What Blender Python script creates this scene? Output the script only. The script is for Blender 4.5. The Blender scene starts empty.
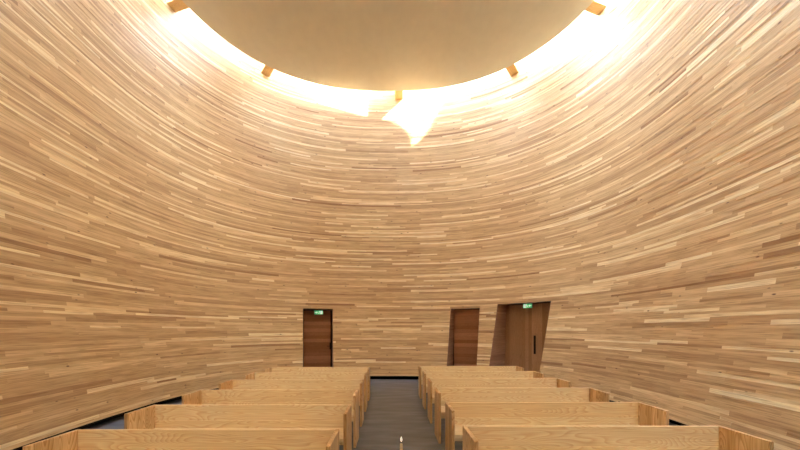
import bpy, bmesh, math, random
from mathutils import Vector, Matrix
random.seed(7)
R = math.radians
S = bpy.context.scene
COL = S.collection

# ------------------------------------------------------------------ camera, light, exposure
EYE = 1.7
FPX = 340.0
cam_d = bpy.data.cameras.new('camera')
cam_d.sensor_width = 36.0
cam_d.lens = FPX / 800.0 * 36.0
cam_d.shift_x = (400 - 392) / 800.0
cam_d.shift_y = (329 - 225) / 800.0
cam_d.clip_start = 0.05
cam = bpy.data.objects.new('camera', cam_d)
cam.location = (0, 0, EYE)
cam.rotation_euler = (R(90), 0, 0)
COL.objects.link(cam)
S.camera = cam

S.view_settings.view_transform = 'Standard'
S.view_settings.look = 'None'
S.view_settings.gamma = 1
S.view_settings.use_curve_mapping = False
S.view_settings.exposure = 0.15
S.cycles.max_bounces = 16
S.cycles.diffuse_bounces = 10
S.cycles.glossy_bounces = 4
S.cycles.sample_clamp_indirect = 0
S.cycles.use_denoising = True

w = bpy.data.worlds.new('sky'); S.world = w; w.use_nodes = True
bg = w.node_tree.nodes['Background']
bg.inputs[0].default_value = (0.72, 0.85, 1.0, 1)
bg.inputs[1].default_value = 1.0

SUN_STRENGTH = 80.0
sd = bpy.data.lights.new('sun', 'SUN'); sd.energy = SUN_STRENGTH; sd.angle = R(2.0)
sd.color = (1.0, 0.95, 0.86)
sun = bpy.data.objects.new('sun', sd); COL.objects.link(sun)
el = R(41)
sun_dir = Vector((-0.907 * math.cos(el), 0.421 * math.cos(el), -math.sin(el)))
sun.rotation_euler = sun_dir.to_track_quat('-Z', 'Y').to_euler()

# ------------------------------------------------------------------ plan of the oval
CX, CY, AX, BF, BB = -0.1, 6.6, 4.95, 4.76, 9.0
N_ = 720
def plan(t):
    c, s = math.cos(t), math.sin(t)
    n, b = (2.42, BF) if s >= 0 else (2.2, BB)
    x = AX * math.copysign(abs(c) ** (2 / n), c)
    y = b * math.copysign(abs(s) ** (2 / n), s)
    return Vector((CX + x, CY + y))
# dense resample by arc length
raw = []
M_ = 20000
for i in range(M_ + 1):
    raw.append(plan(2 * math.pi * i / M_))
cum = [0.0]
for i in range(M_):
    cum.append(cum[-1] + (raw[i + 1] - raw[i]).length)
PERI = cum[-1]
base = []
j = 0
for k in range(N_):
    s = PERI * k / N_
    while cum[j + 1] < s: j += 1
    f = (s - cum[j]) / max(1e-9, cum[j + 1] - cum[j])
    base.append(raw[j].lerp(raw[j + 1], f))
# smoothed tangents give the outward normals
nor = []
for k in range(N_):
    t = base[(k + 6) % N_] - base[(k - 6) % N_]
    t.normalize()
    nor.append(Vector((t.y, -t.x)))      # plan runs anticlockwise: outward is to the right
def P2(u, off):
    f = (u / PERI * N_) % N_
    i = int(f); f -= i
    a = base[i % N_].lerp(base[(i + 1) % N_], f)
    n = nor[i % N_].lerp(nor[(i + 1) % N_], f); n.normalize()
    return a + n * off
def off_z(z):
    s = max(0.0, z - 0.13)
    return 0.20 * s - 0.0105 * s * s
def hit(slope, off):
    """point of the oval (grown by off) that the camera sees along x/y = slope; returns (u, point)"""
    best = None
    prev = None
    for k in range(N_ + 1):
        u = PERI * k / N_
        p = P2(u, off)
        if p.y > 0.5:
            g = p.x - slope * p.y
            if prev is not None and prev[1] * g <= 0 and abs(g - prev[1]) > 1e-9:
                f = prev[1] / (prev[1] - g)
                uu = prev[0] + (u - prev[0]) * f
                best = uu
            prev = (u, g)
        else:
            prev = None
    return best, P2(best, off)

# ------------------------------------------------------------------ material helpers
def lin(r, g, b):
    def c(v):
        v /= 255.0
        return v / 12.92 if v <= 0.04045 else ((v + 0.055) / 1.055) ** 2.4
    return (c(r), c(g), c(b), 1)
def new_mat(name):
    m = bpy.data.materials.new(name); m.use_nodes = True
    nt = m.node_tree
    return m, nt, nt.nodes['Principled BSDF']
def N(nt, typ, **kw):
    n = nt.nodes.new(typ)
    for k, v in kw.items():
        if k.startswith('i_'):
            n.inputs[int(k[2:])].default_value = v
        else:
            setattr(n, k, v)
    return n
def L(nt, a, b): nt.links.new(a, b)
def ramp(nt, stops, interp='LINEAR'):
    n = nt.nodes.new('ShaderNodeValToRGB')
    cr = n.color_ramp; cr.interpolation = interp
    while len(cr.elements) < len(stops): cr.elements.new(0.5)
    for e, (p, c) in zip(cr.elements, stops):
        e.position = p; e.color = c
    return n
def mixc(nt, a, b, fac, mode='MIX'):
    n = nt.nodes.new('ShaderNodeMix'); n.data_type = 'RGBA'; n.blend_type = mode
    for sock, v in ((0, fac), (6, a), (7, b)):
        if hasattr(v, 'is_output'): nt.links.new(v, n.inputs[sock])
        else: n.inputs[sock].default_value = v
    return n.outputs[2]
def simple(name, col, rough=0.6, metal=0.0):
    m, nt, b = new_mat(name)
    nz = N(nt, 'ShaderNodeTexNoise'); nz.inputs['Scale'].default_value = 40
    L(nt, mixc(nt, col, tuple(c * 0.88 for c in col[:3]) + (1,), nz.outputs[0]), b.inputs['Base Color'])
    b.inputs['Roughness'].default_value = rough
    b.inputs['Metallic'].default_value = metal
    return m

# planked wall: tone per plank comes from a face attribute, grain and knots from the UVs in metres
def plank_mat(name, stops, knot=True, spread=1.0):
    m, nt, b = new_mat(name)
    at = N(nt, 'ShaderNodeAttribute'); at.attribute_name = 'tone'
    rp = ramp(nt, stops)
    L(nt, at.outputs['Fac'], rp.inputs[0])
    uv = N(nt, 'ShaderNodeUVMap')
    mp = N(nt, 'ShaderNodeMapping'); L(nt, uv.outputs[0], mp.inputs[0])
    mp.inputs['Scale'].default_value = (1.3, 42, 1)
    off = N(nt, 'ShaderNodeCombineXYZ')
    sc = N(nt, 'ShaderNodeMath', operation='MULTIPLY'); sc.inputs[1].default_value = 91.0
    L(nt, at.outputs['Fac'], sc.inputs[0]); L(nt, sc.outputs[0], off.inputs[2])
    L(nt, off.outputs[0], mp.inputs['Location'])
    g = N(nt, 'ShaderNodeTexNoise'); L(nt, mp.outputs[0], g.inputs['Vector'])
    g.inputs['Scale'].default_value = 1.6; g.inputs['Detail'].default_value = 5; g.inputs['Distortion'].default_value = 0.6
    gr = ramp(nt, [(0.3, (0.64, 0.57, 0.50, 1)), (0.5, (0.96, 0.95, 0.93, 1)), (0.75, (1.08, 1.08, 1.08, 1))])
    L(nt, g.outputs[0], gr.inputs[0])
    c = mixc(nt, rp.outputs[0], gr.outputs[0], 1.0, 'MULTIPLY')
    # blotches along the board
    mp2 = N(nt, 'ShaderNodeMapping'); L(nt, uv.outputs[0], mp2.inputs[0]); mp2.inputs['Scale'].default_value = (2.2, 14, 1)
    L(nt, off.outputs[0], mp2.inputs['Location'])
    g2 = N(nt, 'ShaderNodeTexNoise'); L(nt, mp2.outputs[0], g2.inputs['Vector']); g2.inputs['Scale'].default_value = 1.0
    gr2 = ramp(nt, [(0.3, (0.84, 0.79, 0.74, 1)), (0.6, (1, 1, 1, 1))])
    L(nt, g2.outputs[0], gr2.inputs[0])
    c = mixc(nt, c, gr2.outputs[0], 0.8, 'MULTIPLY')
    if knot:
        mp3 = N(nt, 'ShaderNodeMapping'); L(nt, uv.outputs[0], mp3.inputs[0]); mp3.inputs['Scale'].default_value = (3.0, 7.5, 1)
        v = N(nt, 'ShaderNodeTexVoronoi'); L(nt, mp3.outputs[0], v.inputs['Vector']); v.inputs['Scale'].default_value = 1.0
        kr = ramp(nt, [(0.0, (1, 1, 1, 1)), (0.05, (0.9, 0.9, 0.9, 1)), (0.11, (0, 0, 0, 1))])
        L(nt, v.outputs['Distance'], kr.inputs[0])
        sep = N(nt, 'ShaderNodeSeparateColor'); L(nt, v.outputs['Color'], sep.inputs[0])
        gt = N(nt, 'ShaderNodeMath', operation='GREATER_THAN'); gt.inputs[1].default_value = 0.45
        L(nt, sep.outputs[0], gt.inputs[0])
        mu = N(nt, 'ShaderNodeMath', operation='MULTIPLY'); L(nt, kr.outputs[0], mu.inputs[0]); L(nt, gt.outputs[0], mu.inputs[1])
        c = mixc(nt, c, lin(92, 58, 38), mu.outputs[0])
    L(nt, c, b.inputs['Base Color'])
    b.inputs['Roughness'].default_value = 0.5
    b.inputs['Specular IOR Level'].default_value = 0.55
    bp = N(nt, 'ShaderNodeBump'); bp.inputs['Strength'].default_value = 0.25; bp.inputs['Distance'].default_value = 0.004
    L(nt, g.outputs[0], bp.inputs['Height']); L(nt, bp.outputs[0], b.inputs['Normal'])
    return m
WALL = plank_mat('alder_planks', [
    (0.00, lin(164, 126, 84)), (0.12, lin(187, 152, 107)), (0.35, lin(206, 173, 126)),
    (0.62, lin(220, 189, 140)), (0.78, lin(232, 205, 154)), (0.88, lin(243, 222, 173)), (1.0, lin(250, 235, 192))])

def wood(name, light, dark, axis, scale=1.0, rough=0.45, strength=0.8, stave=None):
    """solid board with cathedral grain running along local axis"""
    m, nt, b = new_mat(name)
    tc = N(nt, 'ShaderNodeTexCoord'); oi = N(nt, 'ShaderNodeObjectInfo')
    off = N(nt, 'ShaderNodeVectorMath', operation='ADD')
    sc = N(nt, 'ShaderNodeMath', operation='MULTIPLY'); sc.inputs[1].default_value = 37.0
    L(nt, oi.outputs['Random'], sc.inputs[0])
    cb = N(nt, 'ShaderNodeCombineXYZ')
    for i in range(3): L(nt, sc.outputs[0], cb.inputs[i])
    L(nt, tc.outputs['Object'], off.inputs[0]); L(nt, cb.outputs[0], off.inputs[1])
    mp = N(nt, 'ShaderNodeMapping'); L(nt, off.outputs[0], mp.inputs[0])
    s = [5.0, 5.0, 5.0]; s[axis] = 0.75
    mp.inputs['Scale'].default_value = s
    nz = N(nt, 'ShaderNodeTexNoise'); L(nt, mp.outputs[0], nz.inputs['Vector'])
    nz.inputs['Scale'].default_value = 0.9 * scale; nz.inputs['Detail'].default_value = 1.0
    mu = N(nt, 'ShaderNodeMath', operation='MULTIPLY'); mu.inputs[1].default_value = 26.0
    L(nt, nz.outputs[0], mu.inputs[0])
    fr = N(nt, 'ShaderNodeMath', operation='FRACT'); L(nt, mu.outputs[0], fr.inputs[0])
    rg = ramp(nt, [(0.0, (0.05, 0.05, 0.05, 1)), (0.55, (0.45, 0.45, 0.45, 1)), (0.85, (1, 1, 1, 1)), (1.0, (0.05, 0.05, 0.05, 1))])
    L(nt, fr.outputs[0], rg.inputs[0])
    fmp = N(nt, 'ShaderNodeMapping'); L(nt, off.outputs[0], fmp.inputs[0])
    s2 = [90.0, 90.0, 90.0]; s2[axis] = 2.5
    fmp.inputs['Scale'].default_value = s2
    fine = N(nt, 'ShaderNodeTexNoise'); L(nt, fmp.outputs[0], fine.inputs['Vector']); fine.inputs['Scale'].default_value = 1
    am = N(nt, 'ShaderNodeMath', operation='MULTIPLY'); am.inputs[1].default_value = strength
    L(nt, rg.outputs[0], am.inputs[0])
    c = mixc(nt, light, dark, am.outputs[0])
    fr2 = ramp(nt, [(0.35, (0.88, 0.85, 0.80, 1)), (0.6, (1.02, 1.02, 1.02, 1))]); L(nt, fine.outputs[0], fr2.inputs[0])
    c = mixc(nt, c, fr2.outputs[0], 0.8, 'MULTIPLY')
    if stave:                                          # boards glued side by side: (axis, width, strength)
        ax, wd, st = stave
        sp = N(nt, 'ShaderNodeSeparateXYZ'); L(nt, off.outputs[0], sp.inputs[0])
        dv = N(nt, 'ShaderNodeMath', operation='DIVIDE'); dv.inputs[1].default_value = wd; L(nt, sp.outputs[ax], dv.inputs[0])
        fl = N(nt, 'ShaderNodeMath', operation='FLOOR'); L(nt, dv.outputs[0], fl.inputs[0])
        wn = N(nt, 'ShaderNodeTexWhiteNoise', noise_dimensions='1D'); L(nt, fl.outputs[0], wn.inputs['W'])
        sr = ramp(nt, [(0.0, (1 - st, 1 - st * 1.25, 1 - st * 1.5, 1)), (1.0, (1, 1, 1, 1))]); L(nt, wn.outputs['Value'], sr.inputs[0])
        c = mixc(nt, c, sr.outputs[0], 1.0, 'MULTIPLY')
    tint = ramp(nt, [(0.0, (1.0, 0.95, 0.87, 1)), (0.5, (1, 1, 1, 1)), (1.0, (1.03, 1.03, 1.04, 1))])
    L(nt, oi.outputs['Random'], tint.inputs[0])
    c = mixc(nt, c, tint.outputs[0], 1.0, 'MULTIPLY')
    L(nt, c, b.inputs['Base Color'])
    b.inputs['Roughness'].default_value = rough
    b.inputs['Specular IOR Level'].default_value = 0.3
    return m
ASH_X = wood('ash_along', lin(251, 242, 214), lin(226, 200, 158), 0, scale=1.25)
ASH_Z = wood('ash_upright', lin(243, 220, 178), lin(196, 154, 106), 2, scale=1.3, stave=(1, 0.085, 0.28))
BEAM = wood('spruce_beam', lin(236, 204, 150), lin(220, 182, 124), 1)
DOOR_V = wood('door_boards_upright', lin(196, 160, 126), lin(162, 124, 94), 2, scale=1.6, strength=0.6, stave=(0, 0.11, 0.28))
DOOR_H = wood('door_boards_level', lin(206, 156, 122), lin(160, 108, 80), 0, scale=2.2, strength=0.6, stave=(2, 0.12, 0.38))
BLACK = simple('black_and_gap_shade', lin(8, 8, 9), 0.9)
DARKMETAL = simple('dark_bronze', lin(52, 40, 34), 0.4, 0.6)
PLASTER = simple('cream_plaster', lin(222, 217, 202), 0.85)
BRASS = simple('brushed_brass', lin(190, 170, 130), 0.35, 0.9)
WAX = simple('candle_wax', lin(226, 214, 190), 0.5)

def floor_mat():
    m, nt, b = new_mat('dark_grey_floor')
    tc = N(nt, 'ShaderNodeTexCoord')
    mp = N(nt, 'ShaderNodeMapping'); L(nt, tc.outputs['Object'], mp.inputs[0]); mp.inputs['Scale'].default_value = (1.3, 5, 1)
    nz = N(nt, 'ShaderNodeTexNoise'); L(nt, mp.outputs[0], nz.inputs['Vector']); nz.inputs['Scale'].default_value = 1.0; nz.inputs['Detail'].default_value = 6
    r = ramp(nt, [(0.3, lin(80, 82, 88)), (0.5, lin(98, 101, 108)), (0.7, lin(120, 123, 132))]); L(nt, nz.outputs[0], r.inputs[0])
    n2 = N(nt, 'ShaderNodeTexNoise'); L(nt, tc.outputs['Object'], n2.inputs['Vector']); n2.inputs['Scale'].default_value = 60
    c = mixc(nt, r.outputs[0], lin(70, 68, 68), n2.outputs[0], 'MIX')
    n3 = N(nt, 'ShaderNodeMath', operation='MULTIPLY'); n3.inputs[1].default_value = 0.35; L(nt, n2.outputs[0], n3.inputs[0])
    c = mixc(nt, r.outputs[0], lin(66, 64, 64), n3.outputs[0])
    L(nt, c, b.inputs['Base Color'])
    b.inputs['Roughness'].default_value = 0.42
    return m
FLOOR = floor_mat()

def glass_mat():
    m = bpy.data.materials.new('skylight_glass'); m.use_nodes = True
    nt = m.node_tree; nt.nodes.clear()
    o = N(nt, 'ShaderNodeOutputMaterial'); t = N(nt, 'ShaderNodeBsdfTransparent'); g = N(nt, 'ShaderNodeBsdfGlossy')
    g.inputs['Roughness'].default_value = 0.02
    mx = N(nt, 'ShaderNodeMixShader'); mx.inputs[0].default_value = 0.06
    L(nt, t.outputs[0], mx.inputs[1]); L(nt, g.outputs[0], mx.inputs[2]); L(nt, mx.outputs[0], o.inputs[0])
    return m
GLASS = glass_mat()
def emit(name, col, s):
    m, nt, b = new_mat(name)
    b.inputs['Base Color'].default_value = col
    b.inputs['Emission Color'].default_value = col
    b.inputs['Emission Strength'].default_value = s
    return m

# ------------------------------------------------------------------ mesh helpers
def link_bm(name, bm, mat, parent=None, smooth=False):
    me = bpy.data.meshes.new(name)
    bmesh.ops.recalc_face_normals(bm, faces=bm.faces) if not smooth == 'keep' else None
    bm.to_mesh(me); bm.free()
    o = bpy.data.objects.new(name, me); COL.objects.link(o)
    if mat: me.materials.append(mat)
    if parent: o.parent = parent
    return o
def box_bm(bm, x0, x1, y0, y1, z0, z1, bevel=0.0):
    vs = [bm.verts.new((x, y, z)) for x in (x0, x1) for y in (y0, y1) for z in (z0, z1)]
    q = [(0, 1, 3, 2), (4, 6, 7, 5), (0, 4, 5, 1), (2, 3, 7, 6), (0, 2, 6, 4), (1, 5, 7, 3)]
    fs = [bm.faces.new([vs[i] for i in f]) for f in q]
    if bevel:
        es = list({e for f in fs for e in f.edges})
        bmesh.ops.bevel(bm, geom=es, offset=bevel, segments=2, affect='EDGES', profile=0.5)
    return bm
def cyl_bm(bm, x, y, prof, seg=24):
    rings = []
    for r, z in prof:
        rings.append([bm.verts.new((x + r * math.cos(2 * math.pi * k / seg), y + r * math.sin(2 * math.pi * k / seg), z)) for k in range(seg)])
    for a, b in zip(rings, rings[1:]):
        for k in range(seg):
            bm.faces.new((a[k], a[(k + 1) % seg], b[(k + 1) % seg], b[k]))
    bm.faces.new(list(reversed(rings[0]))); bm.faces.new(rings[-1])
    return bm
def tag(o, label, cat, group=None):
    o['label'] = label; o['category'] = cat
    if group: o['group'] = group
def empty(name, loc, rz=0.0):
    o = bpy.data.objects.new(name, None); o.location = loc; o.rotation_euler = (0, 0, rz)
    o.empty_display_size = 0.2
    COL.objects.link(o); return o
def structure(o): o['kind'] = 'structure'; return o

# ------------------------------------------------------------------ doors: where the wall opens
# (left edge px, right edge px, top of opening, angle of the reveal from +Y, recess from wall foot)
DOORS = []
for (xl, xr, ztop, ang, D, kl, kr) in ((303.0, 332.8, 2.36, -13.5, 0.87, 0, 0), (450.6, 479.6, 2.39, 24.5, 0.80, 0.02, 0.02), (497.6, 551.0, 2.50, 51.0, 0.76, 0.03, 0.085)):
    o = off_z(ztop)
    ul, pl = hit((xl - 392) / FPX, o)
    ur, pr = hit((xr - 392) / FPX, o)
    n = Vector((math.sin(R(ang)), math.cos(R(ang))))
    t = Vector((n.y, -n.x))                          # to the right as seen from inside
    um = (ul + ur) / 2
    c = P2(um, 0)                                     # foot of the wall in the middle of the door
    DOORS.append(dict(t=t, n=n, tl=pl.dot(t), tr=pr.dot(t), ztop=ztop, kl=kl, kr=kr, um=um, dplane=c.dot(n) + D))
def edge_u(d, tv, off):
    """arc position where the wall (grown by off) crosses the reveal plane p.t = tv"""
    lo, hi = d['um'] - 2.6, d['um'] + 2.6             # p.t falls as u grows (anticlockwise)
    for _ in range(40):
        m = (lo + hi) / 2
        if P2(m, off).dot(d['t']) > tv: lo = m
        else: hi = m
    return (lo + hi) / 2
def openings(z, off):
    r = []
    for d in DOORS:
        if z < d['ztop']:
            zz = d['ztop'] - z
            r.append((edge_u(d, d['tr'] - d['kr'] * zz, off), edge_u(d, d['tl'] - d['kl'] * zz, off)))
    return r                                          # (low u, high u)

# ------------------------------------------------------------------ the oval wall, plank by plank
WALL_TOP = 11.6
rows = [0.13]
while rows[-1] < WALL_TOP:
    h = random.choice((0.042, 0.05, 0.05, 0.058, 0.066, 0.08)) * (1.0 if rows[-1] < 3.5 else 0.84)
    for d in DOORS:                                   # a joint runs along each lintel
        if rows[-1] < d['ztop'] < rows[-1] + h + 0.035 and d['ztop'] - rows[-1] > 1e-4:
            h = d['ztop'] - rows[-1]
    rows.append(rows[-1] + h)
bm = bmesh.new()
uvl = bm.loops.layers.uv.new('UVMap')
tone = bm.faces.layers.float.new('tone')
def quad(pts, uvs, tv):
    f = bm.faces.new([bm.verts.new(p) for p in pts])
    f[tone] = tv
    for l, uv in zip(f.loops, uvs): l[uvl].uv = uv
for i in range(len(rows) - 1):
    z0, z1 = rows[i], rows[i + 1]
    zm = (z0 + z1) / 2
    o0 = off_z(zm)
    ops = openings(zm, o0)
    u = random.uniform(-2, 0)
    start = u
    while u < start + PERI - 0.2:
        ln = random.choice((0.6, 1.0, 1.4, 1.8, 2.3, 2.8)) * random.uniform(0.85, 1.2)
        e = min(u + ln, start + PERI)
        if start + PERI - e < 0.4: e = start + PERI
        tv = min(1.0, max(0.0, random.gauss(0.45, 0.20))) if random.random() > 0.13 else random.uniform(0.8, 1.0)
        if i == 0: tv = random.uniform(0.66, 0.8)
        jit = random.uniform(-0.002, 0.002)
        # cut the plank at doorways
        segs = [(u, e)]
        for (a, b) in ops:
            new = []
            for (s0, s1) in segs:
                for k in (-1, 0, 1):
                    a2, b2 = a + k * PERI, b + k * PERI
                    if s0 < b2 and s1 > a2:
                        if s0 < a2: new.append((s0, a2))
                        if s1 > b2: new.append((b2, s1))
                        break
                else:
                    new.append((s0, s1))
            segs = new
        for (s0, s1) in segs:
            if s1 - s0 < 0.004: continue
            n = max(1, math.ceil((s1 - s0) / 0.22))
            o = o0 + jit
            ou = off_z((z1 + rows[min(i + 2, len(rows) - 1)]) / 2) + 0.006
            ov = -0.0 if i else 0.0
            for k in range(n):
                ua, ub = s0 + (s1 - s0) * k / n, s0 + (s1 - s0) * (k + 1) / n
                ob, ot = off_z(z0) + jit, off_z(z1) + jit
                A, B_ = P2(ua, ot), P2(ub, ot)
                A0, B0 = P2(ua, ob), P2(ub, ob)
                quad([(A0.x, A0.y, z0), (A.x, A.y, z1), (B_.x, B_.y, z1), (B0.x, B0.y, z0)],
                     [(ua, z0), (ua, z1), (ub, z1), (ub, z0)], tv)
                # top ledge and underside, so that every course is a real step
                back = ot + 0.012
                A2, B2 = P2(ua, back), P2(ub, back)
                quad([(A.x, A.y, z1), (A2.x, A2.y, z1), (B2.x, B2.y, z1), (B_.x, B_.y, z1)],
                     [(ua, z1), (ua, z1 + .01), (ub, z1 + .01), (ub, z1)], tv)
                bk = ob + (0.24 if i == 0 else 0.012)
                A3, B3 = P2(ua, bk), P2(ub, bk)
                quad([(A0.x, A0.y, z0), (B0.x, B0.y, z0), (B3.x, B3.y, z0), (A3.x, A3.y, z0)],
                     [(ua, z0), (ub, z0), (ub, z0 - .01), (ua, z0 - .01)], tv)
        u = e
# outer face and top of the thick wall
OUT = 2.0
def ring_quads(bmx, f0, f1, step=4):
    for k in range(0, N_, step):
        ua, ub = PERI * k / N_, PERI * (k + step) / N_
        a0, b0, a1, b1 = f0(ua), f0(ub), f1(ua), f1(ub)
        yield a0, b0, b1, a1, ua, ub
for a0, b0, b1, a1, ua, ub in ring_quads(bm, lambda u: (*P2(u, OUT), 0.0), lambda u: (*P2(u, OUT), rows[-1])):
    quad([a0, b0, b1, a1], [(ua, 0), (ub, 0), (ub, WALL_TOP), (ua, WALL_TOP)], 0.4)
for a0, b0, b1, a1, ua, ub in ring_quads(bm, lambda u: (*P2(u, off_z(rows[-2])), rows[-1]), lambda u: (*P2(u, OUT), rows[-1])):
    quad([a0, b0, b1, a1], [(ua, 0), (ub, 0), (ub, 1), (ua, 1)], 0.4)
me = bpy.data.meshes.new('wall_oval'); bm.to_mesh(me); bm.free()
wall = bpy.data.objects.new('wall_oval', me); COL.objects.link(wall); me.materials.append(WALL); structure(wall)
wall['label'] = 'curved oval wall of horizontal pale wooden planks'

# black recessed plinth that the wall hovers over
bm = bmesh.new()
K = 300
for k in range(K):
    ua, ub = PERI * k / K, PERI * (k + 1) / K
    if any((a - .03 < (ua + s * PERI) < b + .03) or (a - .03 < (ub + s * PERI) < b + .03) for (a, b) in openings(0.1, 0.22) for s in (-1, 0, 1)):
        continue
    A, B_ = P2(ua, 0.22), P2(ub, 0.22)
    A2, B2 = P2(ua, 0.3), P2(ub, 0.3)
    v = [bm.verts.new(p) for p in ((*A, 0), (*B_, 0), (*B_, .135), (*A, .135), (*A2, 0), (*B2, 0), (*B2, .135), (*A2, .135))]
    for f in ((0, 1, 2, 3), (5, 4, 7, 6), (3, 2, 6, 7)): bm.faces.new([v[i] for i in f])
bmesh.ops.remove_doubles(bm, verts=bm.verts, dist=1e-5)
structure(link_bm('baseboard_oval', bm, BLACK))

# floor slab
bm = bmesh.new()
top = [bm.verts.new((*P2(PERI * k / 180, OUT), 0)) for k in range(180)]
bot = [bm.verts.new((v.co.x, v.co.y, -0.2)) for v in top]
bm.faces.new(top); bm.faces.new(list(reversed(bot)))
for k in range(180): bm.faces.new((top[k], bot[k], bot[(k + 1) % 180], top[(k + 1) % 180]))
structure(link_bm('floor', bm, FLOOR))

# ------------------------------------------------------------------ ceiling disc and skylight ring
DZ = 10.0
GAP = 0.46
DOFF = off_z(DZ) - GAP
bm = bmesh.new()
K = 240
lo = [bm.verts.new((*P2(PERI * k / K, DOFF), DZ)) for k in range(K)]
up = [bm.verts.new((v.co.x, v.co.y, DZ + 0.3)) for v in lo]
bm.faces.new(list(reversed(lo))); bm.faces.new(up)
for k in range(K): bm.faces.new((lo[k], lo[(k + 1) % K], up[(k + 1) % K], up[k]))
structure(link_bm('ceiling', bm, PLASTER))
# roof over the middle, open all round the edge
RZ = 11.62
bm = bmesh.new()
ROFF = DOFF - 0.9
lo = [bm.verts.new((*P2(PERI * k / K, ROFF), RZ)) for k in range(K)]
up = [bm.verts.new((v.co.x, v.co.y, RZ + 0.3)) for v in lo]
bm.faces.new(list(reversed(lo))); bm.faces.new(up)
for k in range(K): bm.faces.new((lo[k], lo[(k + 1) % K], up[(k + 1) % K], up[k]))
o = structure(link_bm('ceiling_roof', bm, PLASTER))
bm = bmesh.new()
for k in range(K):
    ua, ub = PERI * k / K, PERI * (k + 1) / K
    a, b2, c, d = P2(ua, ROFF), P2(ub, ROFF), P2(ub, off_z(WALL_TOP) + .05), P2(ua, off_z(WALL_TOP) + .05)
    v = [bm.verts.new((*p, z)) for z in (RZ + .14, RZ + .17) for p in (a, b2, c, d)]
    bm.faces.new((v[3], v[2], v[1], v[0])); bm.faces.new((v[4], v[5], v[6], v[7]))
bmesh.ops.remove_doubles(bm, verts=bm.verts, dist=1e-5)
structure(link_bm('window_1', bm, GLASS))

# daylight standing in the skylight ring
NSEG = 36
SKY_W = 262.0
for k in range(NSEG):
    u = PERI * (k + .5) / NSEG
    p = P2(u, DOFF + GAP * 0.5 - 0.07)
    q = P2(u, DOFF + 1)
    nn = (q - p).normalized()
    ad = bpy.data.lights.new('skylight', 'AREA'); ad.shape = 'RECTANGLE'
    ad.size = PERI / NSEG * 1.05; ad.size_y = 0.58
    ad.color = (0.735, 0.955, 1.32)
    ad.energy = SKY_W * (0.49 + 0.42 * abs(nn.x) + 0.32 * nn.x)      # the sky is brighter on the sun's side
    ao = bpy.data.objects.new('skylight', ad); COL.objects.link(ao)
    ao.location = (p.x, p.y, RZ + 0.1)
    ao.rotation_euler = (0, 0, math.atan2(-nn.x, nn.y))

# ------------------------------------------------------------------ roof beams spanning the slot
def beam_at(u, label):
    a = P2(u, DOFF - 0.02)
    nn = (P2(u, DOFF + 1) - a).normalized()
    ln = GAP + 0.06
    bm = bmesh.new()
    box_bm(bm, -0.14, 0.14, 0.0, ln, 0, 1.1, 0.006)
    o = link_bm('roof_beam', bm, BEAM)
    o.location = (a.x, a.y, DZ + 0.02)
    o.rotation_euler = (0, 0, math.atan2(-nn.x, nn.y))
    tag(o, label, 'beam', 'beams across the skylight slot')
    return o
bs = [((185 - 392) / FPX, 'wooden beam end in the skylight slot at the far upper left, leftmost of five'),
      ((270 - 392) / FPX, 'wooden beam end in the skylight slot, second from the left'),
      ((399.0 - 392) / FPX, 'small wooden beam end in the skylight slot beside the white sun patch, above the aisle'),
      ((509.5 - 392) / FPX, 'wooden beam end in the skylight slot, second from the right'),
      ((588.5 - 392) / FPX, 'wooden beam end in the skylight slot at the top right, rightmost of five')]
for s, lab in bs:
    u, p = hit(s, DOFF)
    beam_at(u, lab)

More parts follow.
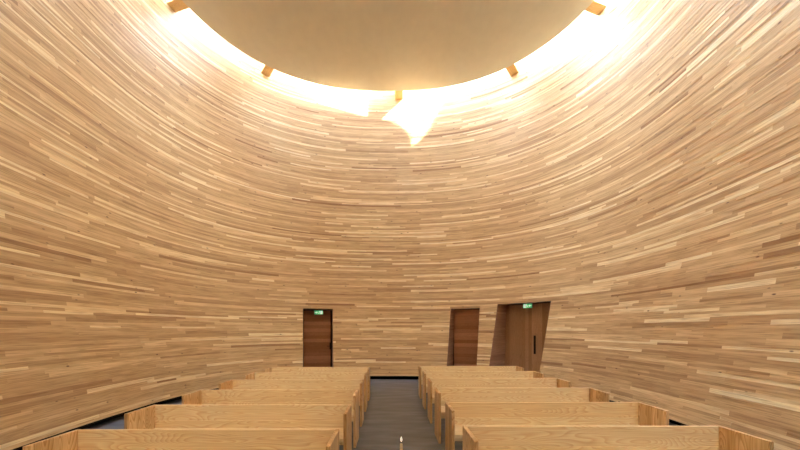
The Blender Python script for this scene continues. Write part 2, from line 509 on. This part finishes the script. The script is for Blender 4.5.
# ------------------------------------------------------------------ doors
def door(idx, d, mat, handle):
    t, n = d['t'], d['n']
    root = structure(empty('door_%d' % idx, (0, 0, 0)))
    tl, tr, D, zt = d['tl'], d['tr'], d['dplane'], d['ztop']
    def W(tv, nv, z):
        p = t * tv + n * nv
        return (p.x, p.y, z)
    # reveal: two jambs and a soffit running from the wall face to the door plane
    bm = bmesh.new(); uvl = bm.loops.layers.uv.new('UVMap'); tn = bm.faces.layers.float.new('tone')
    def q(pts, uvs, tv):
        f = bm.faces.new([bm.verts.new(p) for p in pts]); f[tn] = tv
        for l, uv in zip(f.loops, uvs): l[uvl].uv = uv
    zs = [0.0] + [z for z in rows if z < zt - 1e-4] + [zt]
    for i in range(len(zs) - 1):
        z0, z1 = zs[i], zs[i + 1]
        o = off_z((z0 + z1) / 2) - 0.002 if z1 > 0.14 else 0.0
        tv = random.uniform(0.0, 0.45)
        for tt in (tl - d['kl'] * (zt - (z0 + z1) / 2), tr - d['kr'] * (zt - (z0 + z1) / 2)):
            nf = P2(edge_u(d, tt, o), o).dot(n)
            q([W(tt, nf, z0), W(tt, nf, z1), W(tt, D + .06, z1), W(tt, D + .06, z0)],
              [(nf, z0), (nf, z1), (D, z1), (D, z0)], tv)
    o = off_z(zt) - 0.003
    M = 10
    for k in range(M):
        ta, tb = tl + (tr - tl) * k / M, tl + (tr - tl) * (k + 1) / M
        na, nb = P2(edge_u(d, ta, o), o).dot(n), P2(edge_u(d, tb, o), o).dot(n)
        q([W(ta, na, zt), W(tb, nb, zt), W(tb, D + .06, zt), W(ta, D + .06, zt)], [(ta, na), (tb, nb), (tb, D), (ta, D)], 0.3)
    me = bpy.data.meshes.new('door_reveal'); bm.to_mesh(me); bm.free()
    ro = bpy.data.objects.new('door_reveal', me); COL.objects.link(ro); me.materials.append(REVEAL_SHADED); ro.parent = root
    # door local frame: x along t, y along n
    fr = empty_local = None
    rz = math.atan2(t.y, t.x)
    mid = t * ((tl + tr) / 2) + n * D
    hw = (tr - tl) / 2
    gl, gr = handle['gap']
    def place(o, dx=0, dy=0, z=0):
        p = mid + t * dx + n * dy
        o.location = (p.x, p.y, z); o.rotation_euler = (0, 0, rz); o.parent = root
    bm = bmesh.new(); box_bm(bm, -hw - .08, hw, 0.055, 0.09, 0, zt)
    place(link_bm('shadow_gap', bm, BLACK))  # black backing board, painted as the shade in the gap beside the leaf
    bm = bmesh.new(); box_bm(bm, -hw + gl - d['kl'] * zt, hw - gr, 0, 0.05, 0.008, zt - 0.02, 0.003)
    pan = link_bm('door_panel', bm, mat); place(pan)
    hx = handle['x']
    bm = bmesh.new()
    z0, z1, hwid = handle['z0'], handle['z1'], handle['w']
    box_bm(bm, hx - hwid / 2, hx + hwid / 2, -0.012, -0.001, z0, z1, 0.005)
    if handle.get('lever'):
        box_bm(bm, hx - 0.11, hx + 0.01, -0.06, -0.045, (z0 + z1) / 2 - .01, (z0 + z1) / 2 + .01, 0.004)
        box_bm(bm, hx - 0.01, hx + 0.01, -0.06, -0.005, (z0 + z1) / 2 - .01, (z0 + z1) / 2 + .01, 0.003)
    hb = link_bm('door_handle', bm, DARKMETAL); place(hb)
    d['mid'] = mid; d['rz'] = rz; d['hw'] = hw
    return root
REVEAL_SHADED = plank_mat('reveal_planks_shaded', [(0, lin(158, 118, 92)), (0.5, lin(184, 146, 116)), (1, lin(206, 172, 138))], knot=False)  # reddish planks, darker than the wall: the recess shade is put into the colour
d1 = door(1, DOORS[0], DOOR_H, dict(gap=(0.012, 0.05), x=0.43, z0=0.98, z1=1.22, w=0.05, lever=True))
d2 = door(2, DOORS[1], DOOR_H, dict(gap=(0.05, 0.01), x=0.40, z0=1.0, z1=1.12, w=0.03, lever=False))
d3 = door(3, DOORS[2], DOOR_V, dict(gap=(0.004, 0.01), x=0.15, z0=0.93, z1=1.50, w=0.07))

# ------------------------------------------------------------------ exit signs hanging from the lintels
GREEN = emit('sign_green', lin(80, 185, 125), 0.4)
WHITE = emit('sign_white', lin(210, 245, 218), 0.7)
GREY = simple('sign_housing', lin(120, 132, 118), 0.5)
def exit_sign(d, dx, dy, label, flip):
    mid = d['mid'] + d['t'] * dx - d['n'] * dy
    root = empty('exit_sign', (mid.x, mid.y, d['ztop'] - 0.175), d['rz'])
    tag(root, label, 'sign', 'green exit signs above the doors')
    bm = bmesh.new(); box_bm(bm, -0.15, 0.15, -0.02, 0.02, 0, 0.15, 0.004); link_bm('sign_housing', bm, GREY, root)
    bm = bmesh.new()
    box_bm(bm, -.04, .04, -.008, .008, 0.149, 0.178)
    link_bm('hanging_bracket', bm, GREY, root)
    bm = bmesh.new(); box_bm(bm, -0.138, 0.138, -0.0235, -0.0195, 0.01, 0.14); link_bm('sign_face', bm, GREEN, root)
    s = -1 if flip else 1
    y0, y1 = -0.0265, -0.0225
    # arrow
    bm = bmesh.new()
    def poly(pts):
        if s < 0: pts = [( -x, z) for x, z in pts][::-1]
        a = [bm.verts.new((x, y0, z)) for x, z in pts]; b = [bm.verts.new((x, y1, z)) for x, z in pts]
        bm.faces.new(a); bm.faces.new(b[::-1])
        for i in range(len(pts)): bm.faces.new((a[i], b[i], b[(i + 1) % len(pts)], a[(i + 1) % len(pts)]))
    poly([(-0.125, .066), (-0.075, .066), (-0.075, .04), (-0.03, .075), (-0.075, .11), (-0.075, .084), (-0.125, .084)])
    link_bm('arrow', bm, WHITE, root)
    bm = bmesh.new()
    poly([(0.055, .02), (0.125, .02), (0.125, .13), (0.055, .13)])
    link_bm('doorway_symbol', bm, WHITE, root)
    bm = bmesh.new()
    # running figure: head, trunk, arms, legs
    poly([(0.028 + .011 * math.cos(k * math.pi / 5), .118 + .011 * math.sin(k * math.pi / 5)) for k in range(10)])
    poly([(0.004, .066), (0.022, .062), (0.038, .098), (0.020, .105)])
    poly([(0.030, .100), (0.034, .092), (0.060, .080), (0.063, .087)])
    poly([(-0.014, .088), (-0.008, .082), (0.024, .098), (0.020, .105)])
    poly([(0.008, .062), (0.022, .064), (0.044, .046), (0.036, .038)])
    poly([(0.036, .040), (0.044, .046), (0.048, .018), (0.038, .018)])
    poly([(0.004, .068), (0.016, .062), (-0.006, .036), (-0.014, .044)])
    poly([(-0.010, .044), (-0.006, .036), (-0.032, .030), (-0.034, .038)])
    link_bm('running_figure', bm, WHITE, root)
    return root
exit_sign(DOORS[0], 0.02, 0.36, 'green exit sign under the lintel of the single door left of the aisle', False)
exit_sign(DOORS[2], 0.09, 0.30, 'green exit sign under the lintel of the wide slanted doorway on the right', True)

# ------------------------------------------------------------------ benches
BL, BH, BD, TH = 2.53, 0.75, 0.48, 0.036
def make_bench():
    """origin: floor, outer rear corner at the left; sitter faces -Y (towards the camera)"""
    root = empty('bench', (0, 0, 0))
    for x in (0, BL - TH):
        bm = bmesh.new(); box_bm(bm, x, x + TH, -BD, 0.0, 0, BH, 0.003)
        link_bm('end_panel', bm, ASH_Z, root)
    bm = bmesh.new(); box_bm(bm, TH, BL - TH, -0.034, -0.002, 0.555, BH - 0.001, 0.003)
    link_bm('backrest_board', bm, ASH_X, root)
    bm = bmesh.new(); box_bm(bm, TH, BL - TH, -0.034, -0.002, 0.40, 0.5535, 0.0015)
    link_bm('backrest_board', bm, ASH_X, root)
    bm = bmesh.new(); box_bm(bm, TH, BL - TH, -BD + 0.03, -0.0345, 0.415, 0.46, 0.003)
    link_bm('seat', bm, ASH_X, root)
    bm = bmesh.new(); box_bm(bm, TH, BL - TH, -0.16, -0.13, 0.29, 0.4145, 0.002)
    link_bm('stretcher', bm, ASH_X, root)
    return root
def copy_tree(o):
    c = o.copy(); COL.objects.link(c)
    for ch in o.children:
        k = ch.copy(); COL.objects.link(k); k.parent = c
    return c
proto = make_bench()
ordn = ['nearest the camera', 'second from the camera', 'third from the camera', 'fourth from the camera', 'fifth from the camera', 'farthest from the camera']
first = True
for side in ('right', 'left'):
    for k in range(6):
        b = proto if first else copy_tree(proto); first = False
        if side == 'right':
            b.location = (0.695 - 0.002 * k, 3.35 + 1.083 * k, 0)
        else:
            b.scale = (0.984, 1, 1)
            b.location = (-0.50 - 0.009 * k - BL * 0.984, 3.23 + 1.055 * k, 0)
        tag(b, 'pale wooden bench right of the aisle, ' + ordn[k] if side == 'right' else 'pale wooden bench left of the aisle, ' + ordn[k],
            'bench', 'benches in two blocks either side of the aisle')

# ------------------------------------------------------------------ candle at the bottom edge of the picture
cxp, cyp = (401.3 - 392) / FPX * 1.5, 1.5
root = empty('candlestick', (cxp, cyp, 0)); tag(root, 'slim candlestick holding the thin pale candle in the aisle', 'candlestick')
bm = bmesh.new(); cyl_bm(bm, 0, 0, [(.11, 0), (.11, .012), (.10, .02), (.02, .03)]); link_bm('foot', bm, BRASS, root)
bm = bmesh.new(); cyl_bm(bm, 0, 0, [(.009, .0305), (.009, .94)]); link_bm('stem', bm, BRASS, root)
bm = bmesh.new(); cyl_bm(bm, 0, 0, [(.012, .9405), (.03, .955), (.032, .96), (.012, .962)]); link_bm('drip_tray', bm, BRASS, root)
root = empty('candle', (cxp, cyp, 0.9625)); tag(root, 'thin pale taper candle with small flame at the bottom of the aisle', 'candle')
bm = bmesh.new(); cyl_bm(bm, 0, 0, [(.0075, 0), (.0065, .229), (.004, .233)]); link_bm('wax_taper', bm, WAX, root)
bm = bmesh.new(); cyl_bm(bm, 0, 0, [(.001, .2332), (.001, .240)], 8); link_bm('wick', bm, BLACK, root)
bm = bmesh.new(); cyl_bm(bm, 0, 0, [(.001, .2403), (.004, .245), (.0045, .250), (.003, .257), (.001, .263)], 16)
link_bm('flame', bm, emit('flame_light', (1, 0.9, 0.74, 1), 0.9), root)
